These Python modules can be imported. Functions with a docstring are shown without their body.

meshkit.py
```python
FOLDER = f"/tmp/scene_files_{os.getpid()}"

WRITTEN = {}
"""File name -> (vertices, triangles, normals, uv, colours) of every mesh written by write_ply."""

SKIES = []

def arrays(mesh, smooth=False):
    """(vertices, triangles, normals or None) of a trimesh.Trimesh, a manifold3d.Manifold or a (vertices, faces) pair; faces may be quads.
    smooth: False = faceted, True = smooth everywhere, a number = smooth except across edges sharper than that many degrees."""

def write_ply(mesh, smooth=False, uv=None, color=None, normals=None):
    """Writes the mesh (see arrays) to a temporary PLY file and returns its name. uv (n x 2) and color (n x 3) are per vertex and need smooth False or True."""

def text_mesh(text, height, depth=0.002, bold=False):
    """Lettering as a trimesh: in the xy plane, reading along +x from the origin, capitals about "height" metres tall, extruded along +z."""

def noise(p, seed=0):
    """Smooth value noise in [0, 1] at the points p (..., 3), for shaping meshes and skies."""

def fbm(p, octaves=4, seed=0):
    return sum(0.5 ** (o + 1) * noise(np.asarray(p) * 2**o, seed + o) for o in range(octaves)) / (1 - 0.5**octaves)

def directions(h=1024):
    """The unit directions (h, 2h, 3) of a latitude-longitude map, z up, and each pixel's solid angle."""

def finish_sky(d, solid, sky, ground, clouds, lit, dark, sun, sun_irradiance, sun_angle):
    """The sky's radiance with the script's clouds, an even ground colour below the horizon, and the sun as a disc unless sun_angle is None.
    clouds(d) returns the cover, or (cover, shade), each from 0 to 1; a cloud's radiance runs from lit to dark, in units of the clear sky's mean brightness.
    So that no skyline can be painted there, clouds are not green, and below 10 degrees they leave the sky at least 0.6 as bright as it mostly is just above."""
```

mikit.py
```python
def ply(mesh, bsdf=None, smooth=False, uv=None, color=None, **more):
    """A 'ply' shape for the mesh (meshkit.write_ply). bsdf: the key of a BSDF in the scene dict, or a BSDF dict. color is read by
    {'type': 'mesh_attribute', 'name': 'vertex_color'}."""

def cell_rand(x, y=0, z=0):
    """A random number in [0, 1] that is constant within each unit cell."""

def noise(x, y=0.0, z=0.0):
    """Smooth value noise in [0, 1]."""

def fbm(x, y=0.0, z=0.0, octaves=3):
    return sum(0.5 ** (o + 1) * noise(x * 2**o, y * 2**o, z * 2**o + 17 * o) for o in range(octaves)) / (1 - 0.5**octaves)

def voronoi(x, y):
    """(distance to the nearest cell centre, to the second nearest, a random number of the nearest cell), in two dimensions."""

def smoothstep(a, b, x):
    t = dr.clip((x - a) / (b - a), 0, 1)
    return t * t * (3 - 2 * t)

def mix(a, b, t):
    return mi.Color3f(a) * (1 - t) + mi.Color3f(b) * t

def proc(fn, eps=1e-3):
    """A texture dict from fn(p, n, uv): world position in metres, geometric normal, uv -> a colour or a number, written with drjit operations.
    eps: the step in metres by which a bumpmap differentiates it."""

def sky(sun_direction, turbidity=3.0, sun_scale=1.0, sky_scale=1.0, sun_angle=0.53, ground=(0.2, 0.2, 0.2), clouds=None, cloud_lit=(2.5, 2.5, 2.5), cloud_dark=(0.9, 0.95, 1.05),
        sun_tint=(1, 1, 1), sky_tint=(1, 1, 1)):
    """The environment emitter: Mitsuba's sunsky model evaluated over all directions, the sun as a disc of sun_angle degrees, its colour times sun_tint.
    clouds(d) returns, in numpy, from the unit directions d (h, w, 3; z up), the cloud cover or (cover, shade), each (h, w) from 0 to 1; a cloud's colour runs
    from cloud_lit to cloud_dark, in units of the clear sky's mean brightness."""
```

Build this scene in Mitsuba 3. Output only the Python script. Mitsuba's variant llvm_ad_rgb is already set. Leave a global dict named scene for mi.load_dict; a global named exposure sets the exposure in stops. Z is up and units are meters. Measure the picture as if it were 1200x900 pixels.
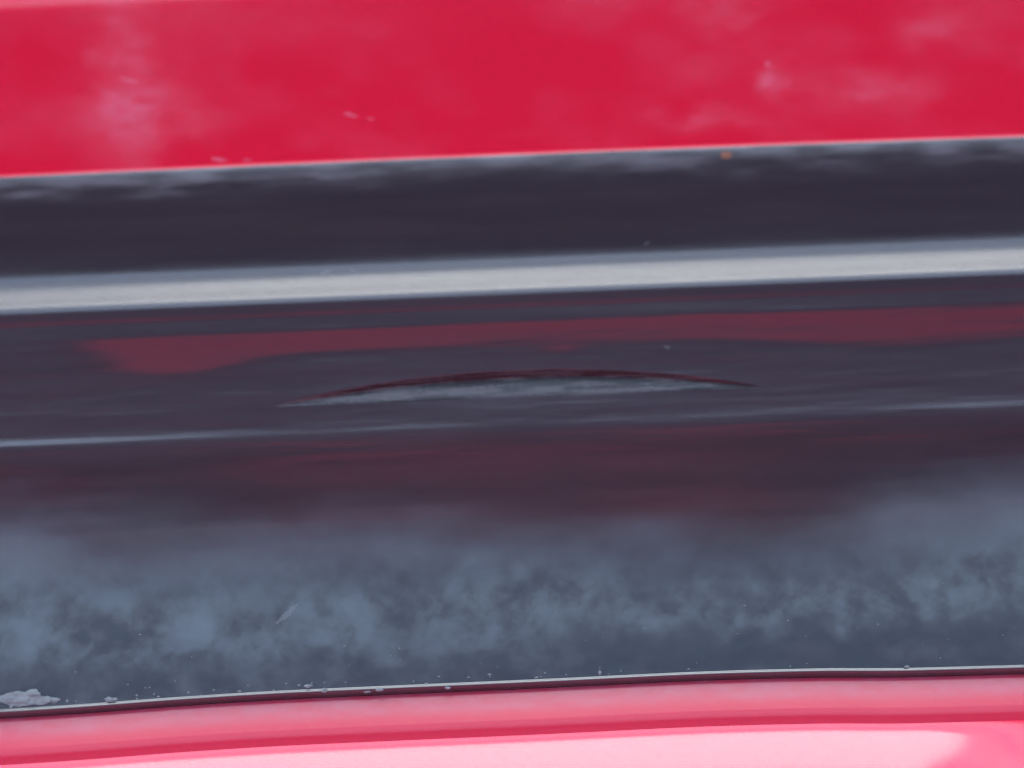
import math
import numpy as np, trimesh, drjit as dr, mitsuba as mi
import mikit, meshkit
from mikit import noise, fbm, smoothstep, mix

T = mi.ScalarTransform4f
scene, labels = {'type': 'scene'}, {}

# ---------------------------------------------------------------- camera, light, exposure
PITCH, ROLL, DIST = math.radians(14.0), math.radians(2.22), 0.40
exposure = 3.95
scene['camera'] = {
    'type': 'thinlens', 'fov': 2 * math.degrees(math.atan(0.11 / DIST)), 'fov_axis': 'x', 'near_clip': 0.01, 'far_clip': 200.0,
    'aperture_radius': 0.010, 'focus_distance': 0.4105,
    'to_world': T().look_at(origin=[0, -DIST * math.cos(PITCH), DIST * math.sin(PITCH)], target=[0, 0, 0], up=[math.sin(ROLL), 0, math.cos(ROLL)])}


def clouds(d):
    el = np.clip(d[..., 2], 0.05, 1)
    q = d / el[..., None] * 0.9
    q[..., 2] = 3.1
    f = meshkit.fbm(q, 4, 5)
    cover = np.clip((f - 0.25) * 3.0, 0.35, 1.0)
    shade = np.clip((meshkit.fbm(q * 1.7, 3, 11) - 0.35) * 1.6, 0, 1)
    return cover, shade


scene['sky'] = mikit.sky((0.06, -0.34, 1.0), turbidity=3, sun_scale=0.115, sun_angle=45, sun_tint=(0.85, 0.99, 1.18), clouds=clouds, ground=(0.075, 0.07, 0.08),
                         cloud_lit=(1.65, 2.03, 2.6), cloud_dark=(0.95, 1.2, 1.58))

# the tail's cross-section from the top down: (arc length in mm, upward lean of the surface's normal in degrees)
#PROFILE_BEGIN
PROFILE = {
    'panel': [(1.54, 62), (5.36, 42), (7.68, 18), (9.39, 2), (11.42, -6), (38.68, -6), (42.99, -6), (43.96, -4), (44.18, 24), (44.40, 24)],
    'trim': [(44.48, 55), (44.73, 16), (45.37, 2), (47.33, -4), (52.44, -8), (61.01, -8), (64.56, -5), (66.58, 4), (67.85, 20), (69.35, 32), (71.38, 43), (72.68, 47), (73.75, 40), (74.69, 12), (75.60, -9), (76.75, -9), (77.34, -15), (77.94, -15), (78.52, -3), (80.76, -3), (81.75, -20), (83.05, -22), (86.05, -17), (87.26, -9), (88.42, -4), (93.77, -3), (101.05, -2), (102.20, -2), (103.92, 3), (104.86, 3), (106.99, -7.5), (114.25, -7), (119.69, -4), (125.27, -2), (131.14, 5), (137.79, 16), (143.41, 25), (147.16, 27), (150.89, 24), (155.89, 20), (159.97, 18), (162.37, 18)],
    'lip': [(162.45, 20), (162.64, 58), (162.97, 54), (163.19, 0), (163.58, -52), (167.54, -50)],
    'ledge': [(167.59, 80), (168.14, 72), (168.81, 37), (174.49, 36), (175.60, 18), (176.54, 8), (178.06, 10)],
    'shelf': [(178.12, 14), (179.17, 32), (180.89, 49), (186.59, 55)],
}
START_Y, START_Z = 0.363, 90.036
#PROFILE_END
EDGE = PROFILE['trim'][0][0]      # where the black moulding begins

# ---------------------------------------------------------------- materials


def bands(v, a, b, w=1.0):
    return smoothstep(a - w, a + w, v) * (1 - smoothstep(b - w, b + w, v))


def fleck(x, v, cx, cv, lx, lv, slope=0.0):
    """a small worn mark of half length lx and half width lv (mm) round (cx, cv)"""
    n = noise(x * 3.1 + cx, v * 3.1 + cv, 3.0) - 0.5
    r = dr.square((x - cx) / lx) + dr.square((v - cv - slope * (x - cx)) / lv) + n * 1.6
    return 1 - smoothstep(0.5, 1.2, r)


HAZE = ((-76, 20, 7, 26, .5), (-74, 30, 15, 6, .42), (56, 30, 3.0, 2.5, .9), (88, 20, 8, 4, .5), (76, 32, 16, 3.5, .4), (42, 37, 8, 2.2, .6), (46, 15, 8, 4, .4), (-35, 14, 20, 6, .15), (24, 12, 22, 4, .15))


def haze_cover(x, v):
    h = mi.Float(0)
    w = (fbm(x * .16, v * .22, 1.0) - .5)
    for cx, cv, lx, lv, a in HAZE:
        r = dr.square((x - cx + w * 9) / lx) + dr.square((v - cv + w * 5) / lv)
        h = h + a * dr.exp(-r * 1.2) * (0.55 + 0.9 * (fbm(x * .35, v * .6, 8.0, 3) - .25))
    return dr.clip(h, 0, 1)


def paint_colour(p, n, uv):
    x, v = uv.x * 1000, uv.y * 1000 - (EDGE - 43.0)
    h = haze_cover(x, v)
    h = h + 0.5 * dr.maximum(fbm(x * .05, v * .09, 4.0) - .42, 0) * (.5 + fbm(x * .3, v * .5, 12.0, 3))
    m = mi.Float(0)
    for cx, cv, lx, lv, s in ((-31, 33.2, 1.6, .35, .3), (-27, 34.2, .9, .18, .2), (-59, 41.4, 1.8, .4, .2), (-53, 41.8, 1.0, .25, 0), (-76, 24, 2.0, .35, .25), (55, 26, .5, .5, 0)):
        m = m + fleck(x, v, cx, cv, lx, lv, s) * .35
    return mix((0.50, 0.0035, 0.024), (0.52, 0.19, 0.27), dr.clip(h * .38 + m, 0, 1))


def paint_rough(p, n, uv):
    x, v = uv.x * 1000, uv.y * 1000 - (EDGE - 43.0)
    return 0.16 + 0.2 * haze_cover(x, v)


def ledge_colour(p, n, uv):
    x, v = uv.x * 1000, uv.y * 1000
    d = fbm(x * .25, v * .6, 2.0, 4)
    s = smoothstep(.7, .95, noise(x * .8, v * 1.0, 7.0))
    top = smoothstep(174, 171, v)
    return mix((0.34, 0.006, 0.028), (0.29, 0.085, 0.12), dr.clip((.25 + .8 * d + .12 * s) * top * .62, 0, 1))


def trough_dip(x):
    """the weathering reaches higher at the two ends than right of the middle (mm)"""
    return -9 * (1 - smoothstep(-118, -78, x)) + 6 * dr.exp(-dr.square((x - 40) / 34)) - 3 * smoothstep(66, 84, x)


def dust_cover(x, v):
    """pale weathering and dust lying in the trough of the black trim"""
    big = fbm(x * .035, v * .10, 3.0, 3)
    warp = fbm(x * .12, v * .12, 41.0, 3) - .5
    mid = fbm(x * .11 + .7 * warp, v * .15 + .7 * warp, 5.0, 5)
    streak = fbm(x * .27 + .8 * warp, v * .25, 12.0, 5)
    edge = 136 + 22 * (big - .5) + trough_dip(x)
    low = smoothstep(146.5 + 24 * (big - .5), 158 + 10 * (big - .5), v) * (.75 + .25 * smoothstep(-70, 10, x))
    deep = smoothstep(128, 150, v)
    d = smoothstep(edge - 18, edge + 17, v) * dr.maximum(.98 + (.7 + 2.4 * deep) * (mid - .48) + (.4 + 2.0 * deep) * (streak - .49), 0) * (1 - .86 * low)
    d = d + low * .36 * smoothstep(.45, .8, fbm(x * .2 + warp, v * .22, 21.0, 5))
    d = 1 - dr.exp(-d * 1.1)
    return dr.clip(d, 0, 1)


def trim_colour(p, n, uv):
    x, v = uv.x * 1000, uv.y * 1000
    d = dust_cover(x, v)
    c = mix((0.0125, 0.0066, 0.0110), (0.050, 0.067, 0.082), d)
    c = mix(c, (.0020, .0070, .0145), smoothstep(128, 148, v) * (1 - d))
    film = bands(v, 74, 108, 3)
    c = c + mi.Color3f(.0072, .0072, .0088) * film
    chalk = (1 - smoothstep(EDGE + 1.2, EDGE + 6.5, v - 7.0 * (fbm(x * .06, v * .25, 2.0) - .5))) * dr.clip(.12 + 2.2 * (fbm(x * .11, v * .7, 4.0, 5) - .36), 0, 1)
    c = mix(c, (0.072, 0.066, 0.074), dr.clip(chalk, 0, 1))
    sc = fleck(x, v, -51.5, 146.0, 2.3, .8, -.8)
    sc = sc + fleck(x, v, -38.5, EDGE + 23.6, 1.5, .22, -.4) + fleck(x, v, -33.0, EDGE + 23.4, .9, .2, .5) + fleck(x, v, 29.8, EDGE + 20.2, .9, .3, -.5) + fleck(x, v, 33.5, EDGE + 44.5, .7, .4, .3)
    return mix(c, (0.10, 0.11, 0.12), dr.clip(sc * .35, 0, 1))


def trim_rough(p, n, uv):
    x, v = uv.x * 1000, uv.y * 1000
    d = dust_cover(x, v)
    chalk = 1 - smoothstep(EDGE + 1, EDGE + 4, v)
    return dr.clip(0.24 + .12 * (fbm(x * .035, v * .5, 61.0, 4) - .3) + .05 * fbm(x * .4, v * 2.0, 1.0) + .2 * smoothstep(118, 138, v) + .12 * d + .2 * chalk, 0.05, 1)


def trim_bump(p, n, uv):
    x, v = uv.x * 1000, uv.y * 1000
    t = smoothstep(122, 148, v)
    return (fbm(x * .13, v * .15, 2.0, 3) - .5) * (.00002 + .0003 * t) + (fbm(x * .025, v * .3, 15.0, 3) - .5) * .00022 * bands(v, 79, 112, 3) + (fbm(x * .5, v * .6, 5.0, 2) - .5) * .00004 * t


scene['red_paint'] = {'type': 'principled', 'base_color': mikit.proc(paint_colour), 'roughness': mikit.proc(paint_rough), 'specular': .5}
scene['glossy_red_paint'] = {'type': 'principled', 'base_color': {'type': 'rgb', 'value': [.60, .016, .045]}, 'roughness': .2, 'specular': 1.0}
scene['dusty_red_paint'] = {'type': 'principled', 'base_color': mikit.proc(ledge_colour), 'roughness': .3, 'specular': .5}
def scoop_colour(p, n, uv):
    x, v = uv.x * 1000, uv.y * 1000
    w = fbm(x * .12, v * 1.3, 51.0, 4) + .25 * (fbm(x * 1.1, v * 1.6, 55.0, 2) - .5)
    return mix((0.010, 0.0085, 0.012), (0.040, 0.036, 0.042), smoothstep(.3, .75, w))


GLOSSY = {'type': 'principled', 'base_color': mikit.proc(trim_colour), 'roughness': mikit.proc(trim_rough), 'specular': .9}
scene['black_plastic'] = {'type': 'bumpmap', 'arbitrary': mikit.proc(trim_bump, 1e-4), 'scale': 1.0,
                          'bsdf': {'type': 'blendbsdf', 'weight': mikit.proc(lambda p, n, uv: smoothstep(122, 140, uv.y * 1000)), 'a': GLOSSY, 'b': {**GLOSSY, 'specular': .42}}}
scene['worn_plastic'] = {'type': 'bumpmap', 'arbitrary': mikit.proc(trim_bump, 1e-4), 'scale': 1.0, 'bsdf': {**GLOSSY, 'base_color': mikit.proc(scoop_colour), 'specular': .38, 'roughness': .42}}
scene['lip_rubber'] = {'type': 'principled', 'base_color': {'type': 'rgb', 'value': [.016, .017, .020]}, 'roughness': .22, 'specular': .9}
scene['pale_dirt'] = {'type': 'principled', 'base_color': mikit.proc(lambda p, n, uv: mix((.065, .07, .078), (.14, .15, .16), fbm(p.x * 900, p.y * 900, p.z * 900))), 'roughness': .9}
scene['brown_rust'] = {'type': 'principled', 'base_color': mikit.proc(lambda p, n, uv: mix((.10, .03, .015), (.22, .09, .05), fbm(p.x * 2500, p.y * 2500, p.z * 2500))), 'roughness': .8}
for k in ('worn_plastic', 'red_paint', 'glossy_red_paint', 'dusty_red_paint', 'black_plastic', 'lip_rubber', 'pale_dirt', 'brown_rust'):
    scene[k] = {'type': 'twosided', 'bsdf': scene[k], 'id': k}

# ---------------------------------------------------------------- the car's tail: one bent cross-section, from the top down
PROFILE['panel'] = [(-330.0, 16), (-40.0, 14), (-14.0, 20), (-5.0, 60)] + PROFILE['panel']
PROFILE['shelf'] = PROFILE['shelf'] + [(200.0, 72), (312.0, 82), (325.0, 30), (335, 4), (430.0, 0)]
ORDER = ['panel', 'trim', 'lip', 'ledge', 'shelf']

KS = np.array([k[0] for n in ORDER for k in PROFILE[n]])
KA = np.array([k[1] for n in ORDER for k in PROFILE[n]], float)
KS = KS + np.arange(len(KS)) * 1e-6
first = PROFILE['trim'][0][0]
end_s = PROFILE['shelf'][-1][0]


def s_grid():
    def run(a, b, h):
        return np.linspace(a, b, max(2, int(round((b - a) / h)) + 1))
    parts = [run(-330, -20, 6), run(-20, 9, .5), run(9, 38, 1.0), run(38, 48, .12), run(48, 58, .4), run(58, 83, .16), run(83, 107, .14), run(107, 161, .5),
             run(161, 178, .1), run(178, 205, .4), run(205, 310, 4), run(310, 337, 1), run(337, 430, 8)]
    s = np.unique(np.round(np.concatenate(parts + [np.array([PROFILE[n][0][0] for n in ORDER])]), 4))
    return s


S = s_grid()
X = np.unique(np.round(np.concatenate([np.linspace(-420, -130, 40), np.linspace(-130, 130, 281), np.linspace(130, 420, 40)]), 4))


def sm(a, b, x):
    t = np.clip((x - a) / (b - a), 0, 1)
    return t * t * (3 - 2 * t)


SCOOP_X0, SCOOP_X1, SCOOP_BOTTOM = -52.0, 54.0, 98.9


def scoop_depth(x):
    """height (mm) of the lens-shaped finger scoop at x"""
    t = np.clip((x - SCOOP_X0) / (SCOOP_X1 - SCOOP_X0), 0, 1)
    return 6.1 * np.clip(4 * t * (1 - t), 0, 1) ** 0.85


def lean(s, x, scoop=True):
    """the normal's lean at arc length s of the column x"""
    a = np.interp(s, KS, KA)
    red = sm(80.4, 81.6, s) * (1 - sm(93, 95, s))
    # the soft hollow over the finger scoop
    shift = 4.4 * math.exp(-((x + 76) / 22.0) ** 2) + 3.8 * math.exp(-((x - 92) / 42.0) ** 2)
    face = sm(80.5, 81.5, s) * (1 - sm(94, 96, s))
    a = a * (1 - face) + np.interp(s - shift * sm(80.8, 90, s), KS, KA) * face
    left = 1 - sm(-106 + (s - 80) * 1.2, -84 + (s - 80) * 1.4, x)
    a = a * (1 - red * left) - 5.5 * red * left
    a = a - 10 * math.exp(-((x - 11) / 5) ** 2) * np.exp(-((s - 88.4) / 1.0) ** 2)
    # scoop
    h = scoop_depth(x)
    if scoop and h > 0.05:
        q = (s - (SCOOP_BOTTOM - h)) / h
        amp = min(1, h / 3.9)
        wear = meshkit.fbm(np.stack([np.full_like(s, x * .11), s * .5, 0 * s], -1), 3, 9)
        g = np.where(q < .36, -42 * sm(-.04, .05, q), -42 + 40 * sm(.36, .42, q))
        g = np.where(q > .42, -2 + (15 + 20 * wear) * sm(.42, .74, q), g) * (1 - sm(.86, 1.04, q)) * amp
        a = a + np.where((q > -.06) & (q < 1.16), g, 0)
    # the crease below it is sharper at the left
    a = a + (9 * (1 - sm(-100, -35, x)) + 4 * sm(60, 100, x)) * np.exp(-((s - 104.6) / .7) ** 2)
    # the trough's hollow starts higher at the ends
    a = a + (7 * (1 - float(sm(-118, -74, x))) - 4 * math.exp(-((x - 42) / 30) ** 2) + 4 * float(sm(64, 86, x))) * sm(116, 128, s) * (1 - sm(134, 150, s))
    a = a + 3.5 * (1 - float(sm(-100, -50, x))) * sm(106, 109, s) * (1 - sm(122, 134, s))
    # bumper shelf turns down at the right
    a = a - 44 * sm(84, 122, x) * sm(177, 181, s) * (1 - sm(196, 215, s))
    return a


mid = (S[1:] + S[:-1]) / 2
ds = np.diff(S)
i0, i80, i103 = (int(np.searchsorted(S, v)) for v in (95.68, 80.0, 103.0))
Y, Z = np.zeros((len(S), len(X))), np.zeros((len(S), len(X)))
base = np.radians(np.interp(mid, KS, KA))
by, bz = (np.concatenate([[0], np.cumsum(-g * ds)]) for g in (np.sin(base), np.cos(base)))
for j, x in enumerate(X):
    run = []
    for scoop in (True, False):
        a = np.radians(lean(mid, x, scoop))
        y = np.concatenate([[0], np.cumsum(-np.sin(a) * ds)])
        z = np.concatenate([[0], np.cumsum(-np.cos(a) * ds)])
        run += [y - y[i80], z - z[i80]]
    # the scoop's walls close again below it
    back = sm(92.0, 103.0, S)
    Y[:, j], Z[:, j] = run[0] - back * (run[0] - run[2])[i103], run[1] - back * (run[1] - run[3])[i103]
    # the face bends differently at the ends: the crease below it stays straight and level all the same
    dy, dz, t = run[2][i103] - (by[i103] - by[i80]), run[3][i103] - (bz[i103] - bz[i80]), math.tan(PITCH)
    Z[:, j] -= sm(86.0, 103.0, S) * (dz + dy * t)
    Y[:, j] -= sm(106.0, 140.0, S) * dy
    Z[:, j] += sm(106.0, 140.0, S) * dy * t
Y, Z = Y + by[i80] - by[i0], Z + bz[i80] - bz[i0]
# keep the far ends together, whatever the local bends do
c = int(np.argmin(abs(X)))
keep = np.exp(-(np.maximum(0, 40.2 - S) / 3.0) ** 2)[:, None]
Y = Y * keep + Y[:, [c]] * (1 - keep)
Z = Z * keep + Z[:, [c]] * (1 - keep)
XX = np.broadcast_to(X, Y.shape)
bow = np.interp(S, [0, 42, 60, 106, 160, 400], [1.0, 1.0, .1, .1, 1.5, 1.5])[:, None]
Z = Z - bow * .5 * (np.minimum(np.abs(XX), 160) / 110) ** 2
Y = Y + 9 * (np.maximum(np.abs(XX) - 200, 0) / 220) ** 2 * 4


def grid_mesh(r0, r1):
    rows = np.arange(r0, r1 + 1)
    P = np.stack([XX[rows], Y[rows], Z[rows]], -1) / 1000
    n = len(X)
    i, j = np.meshgrid(np.arange(len(rows) - 1), np.arange(n - 1), indexing='ij')
    a = (i * n + j).ravel()
    f = np.vstack([np.stack([a, a + n, a + n + 1], 1), np.stack([a, a + n + 1, a + 1], 1)])
    v = P.reshape(-1, 3)
    nr = np.zeros_like(v)
    fn = np.cross(v[f[:, 1]] - v[f[:, 0]], v[f[:, 2]] - v[f[:, 0]])
    for k in range(3):
        np.add.at(nr, f[:, k], fn)
    nr /= np.maximum(np.linalg.norm(nr, axis=1, keepdims=True), 1e-20)
    uv = np.stack([XX[rows].ravel(), np.repeat(S[rows], n)], 1) / 1000
    return v, f, nr, uv, rows


def emit(key, v, f, nr, uv, bsdf):
    used = np.unique(f)
    m = np.full(len(v), -1)
    m[used] = np.arange(len(used))
    path = meshkit.write_ply((v[used], m[f]), False, uv[used], None, nr[used])
    scene[key] = {'type': 'ply', 'filename': path, 'face_normals': False, 'bsdf': {'type': 'ref', 'id': bsdf}}


def backed(v, f, nr, uv, nrow, depth):
    """gives a front sheet its thickness: walls round its rim and a back"""
    n = len(X)
    rim = np.concatenate([np.arange(n), np.arange(1, nrow) * n + n - 1, (nrow - 1) * n + np.arange(n - 2, -1, -1), np.arange(nrow - 2, 0, -1) * n])
    front = v[rim]
    back = front + np.array([0, depth, 0])
    k, m = len(v), len(rim)
    ids = np.arange(m)
    q = np.vstack([np.stack([k + ids, k + (ids + 1) % m, k + m + (ids + 1) % m], 1), np.stack([k + ids, k + m + (ids + 1) % m, k + m + ids], 1)])
    fan = np.stack([k + m + np.zeros(m - 2, int), k + m + np.arange(1, m - 1), k + m + np.arange(2, m)], 1)
    wall_n = np.tile([0, 1.0, 0], (2 * m, 1))
    return np.vstack([v, front, back]), np.vstack([f, q, fan]), np.vstack([nr, wall_n]), np.vstack([uv, uv[rim], uv[rim]])


def row_of(s):
    return int(np.argmin(abs(S - s)))


cuts = [0] + [row_of(PROFILE[n][0][0]) for n in ORDER[1:]] + [len(S) - 1]
KEYS = {'panel': ('car__upper_panel', 'red_paint'), 'trim': ('car__grip_moulding', 'black_plastic'), 'lip': ('car__grip_moulding__sealing_lip', 'lip_rubber'),
        'ledge': ('car__lower_panel', 'dusty_red_paint'), 'shelf': ('car__bumper', 'glossy_red_paint')}
for n, r0, r1 in zip(ORDER, cuts[:-1], cuts[1:]):
    key, bsdf = KEYS[n]
    v, f, nr, uv, rows = grid_mesh(r0, r1)
    if n == 'trim':
        # the finger scoop is a sub-part of its own inside the moulding
        fc = uv[f].mean(1) * 1000
        h = scoop_depth(fc[:, 0])
        q = (fc[:, 1] - (SCOOP_BOTTOM - h)) / np.maximum(h, 1e-6)
        inside = (h > .3) & (q > 0) & (q < 1.03)
        emit('car__grip_moulding__finger_scoop', v, f[inside], nr, uv, 'worn_plastic')
        f = f[~inside]
    v, f, nr, uv = backed(v, f, nr, uv, len(rows), .03 if n == 'trim' else .004)
    emit(key, v, f, nr, uv, bsdf)

labels['car'] = {'label': 'red painted car tail with a weathered black plastic grip moulding across it', 'category': 'car'}
labels['car__grip_moulding'] = {'label': 'weathered black plastic moulding with a bright ridge and dusty trough'}
labels['car__grip_moulding__finger_scoop'] = {'label': 'shallow lens-shaped hollow with a pale grey lower face'}
labels['car__lower_panel'] = {'label': 'dusty pink-looking red ledge under the black moulding'}

# ---------------------------------------------------------------- small dirt


def surf(x, s):
    """point and normal of the car's skin at (x, s) in mm"""
    j = int(np.argmin(abs(X - x)))
    i = int(np.argmin(abs(S - s)))
    p = np.array([X[j], Y[i, j], Z[i, j]])
    t = np.array([0, Y[i + 1, j] - Y[i - 1, j], Z[i + 1, j] - Z[i - 1, j]])
    n = np.array([0, t[2], -t[1]])
    n /= np.linalg.norm(n)
    return p, (n if n[1] < 0 or n[2] > 0 else -n)


def frame(n):
    a = np.array([1.0, 0, 0])
    return a, np.cross(n, a)


def lump(seed, x, s, rx, rv, rn, sub=3, sink=.35):
    m = trimesh.creation.icosphere(subdivisions=sub)
    v = np.array(m.vertices)
    v *= (0.35 + 1.3 * meshkit.fbm(v * 1.5 + 40 + seed * 7.7, 3, seed))[:, None]
    p, n = surf(x, s)
    a, b = frame(n)
    w = p + v[:, [0]] * rx * a + v[:, [1]] * rv * b + (v[:, [2]] + sink) * rn * n
    return trimesh.Trimesh(w / 1000, m.faces, process=False)


scene['dirt_clump'] = mikit.ply(trimesh.util.concatenate([lump(3, -109.5, 160.5, 4.6, 1.6, .5, 4, .1), lump(5, -105.4, 160.9, 3.0, 1.0, .4, 4, .1), lump(8, -102.2, 161.2, 1.2, .5, .4, 3, .1),
                                                          lump(9, -106.5, 159.7, 1.9, .8, .6, 3, .1)]), 'pale_dirt', smooth=True)
labels['dirt_clump'] = {'label': 'pale dried dirt clump on the rim of the black moulding at its left', 'category': 'dirt'}

GRAINS = [(-43.7, 163.0, .55), (-32.0, 163.3, .5), (-34.2, 164.0, .45), (-16.5, 163.6, .5), (-47.6, 161.8, .5), (-90.5, 161.9, .6), (17.0, 161.6, .35), (84, 162.2, .35)]
for k, (x, s, r) in enumerate(GRAINS):
    key = 'dirt_grain' + ('_%03d' % k if k else '')
    scene[key] = mikit.ply(lump(20 + k, x, s, r * (1.1 + .5 * (k % 3)), r * .8, r * .7), 'pale_dirt', smooth=True)
    labels[key] = {'label': 'tiny pale grain of grit on the rim below the black trough', 'category': 'grit', 'group': 'grit grains along the rim'}

rng = np.random.default_rng(7)
bits = []
for k in range(80):
    x, s = rng.uniform(-112, 112), 162.4 - abs(rng.normal(0, 9))
    if k < 36:
        x, s = -112 + 150 * rng.random() ** 1.6, 161.8 + rng.normal(0, .5)
    r = rng.uniform(.06, .15) * (1.5 if k < 36 else 1)
    bits.append(lump(100 + k, x, s, r * rng.uniform(1, 2.2), r, r * .7, 1))
scene['grit'] = mikit.ply(trimesh.util.concatenate(bits), 'pale_dirt', smooth=True)
labels['grit'] = {'label': 'scattered pale specks of dust and grit over the black trough', 'category': 'grit', 'kind': 'stuff'}

scene['car__grip_moulding__rust_spot'] = mikit.ply(lump(51, 46.6, EDGE + 1.8, 1.0, .7, .15), 'brown_rust', smooth=True)
labels['car__grip_moulding__rust_spot'] = {'label': 'small rusty brown spot on the chalky upper edge'}
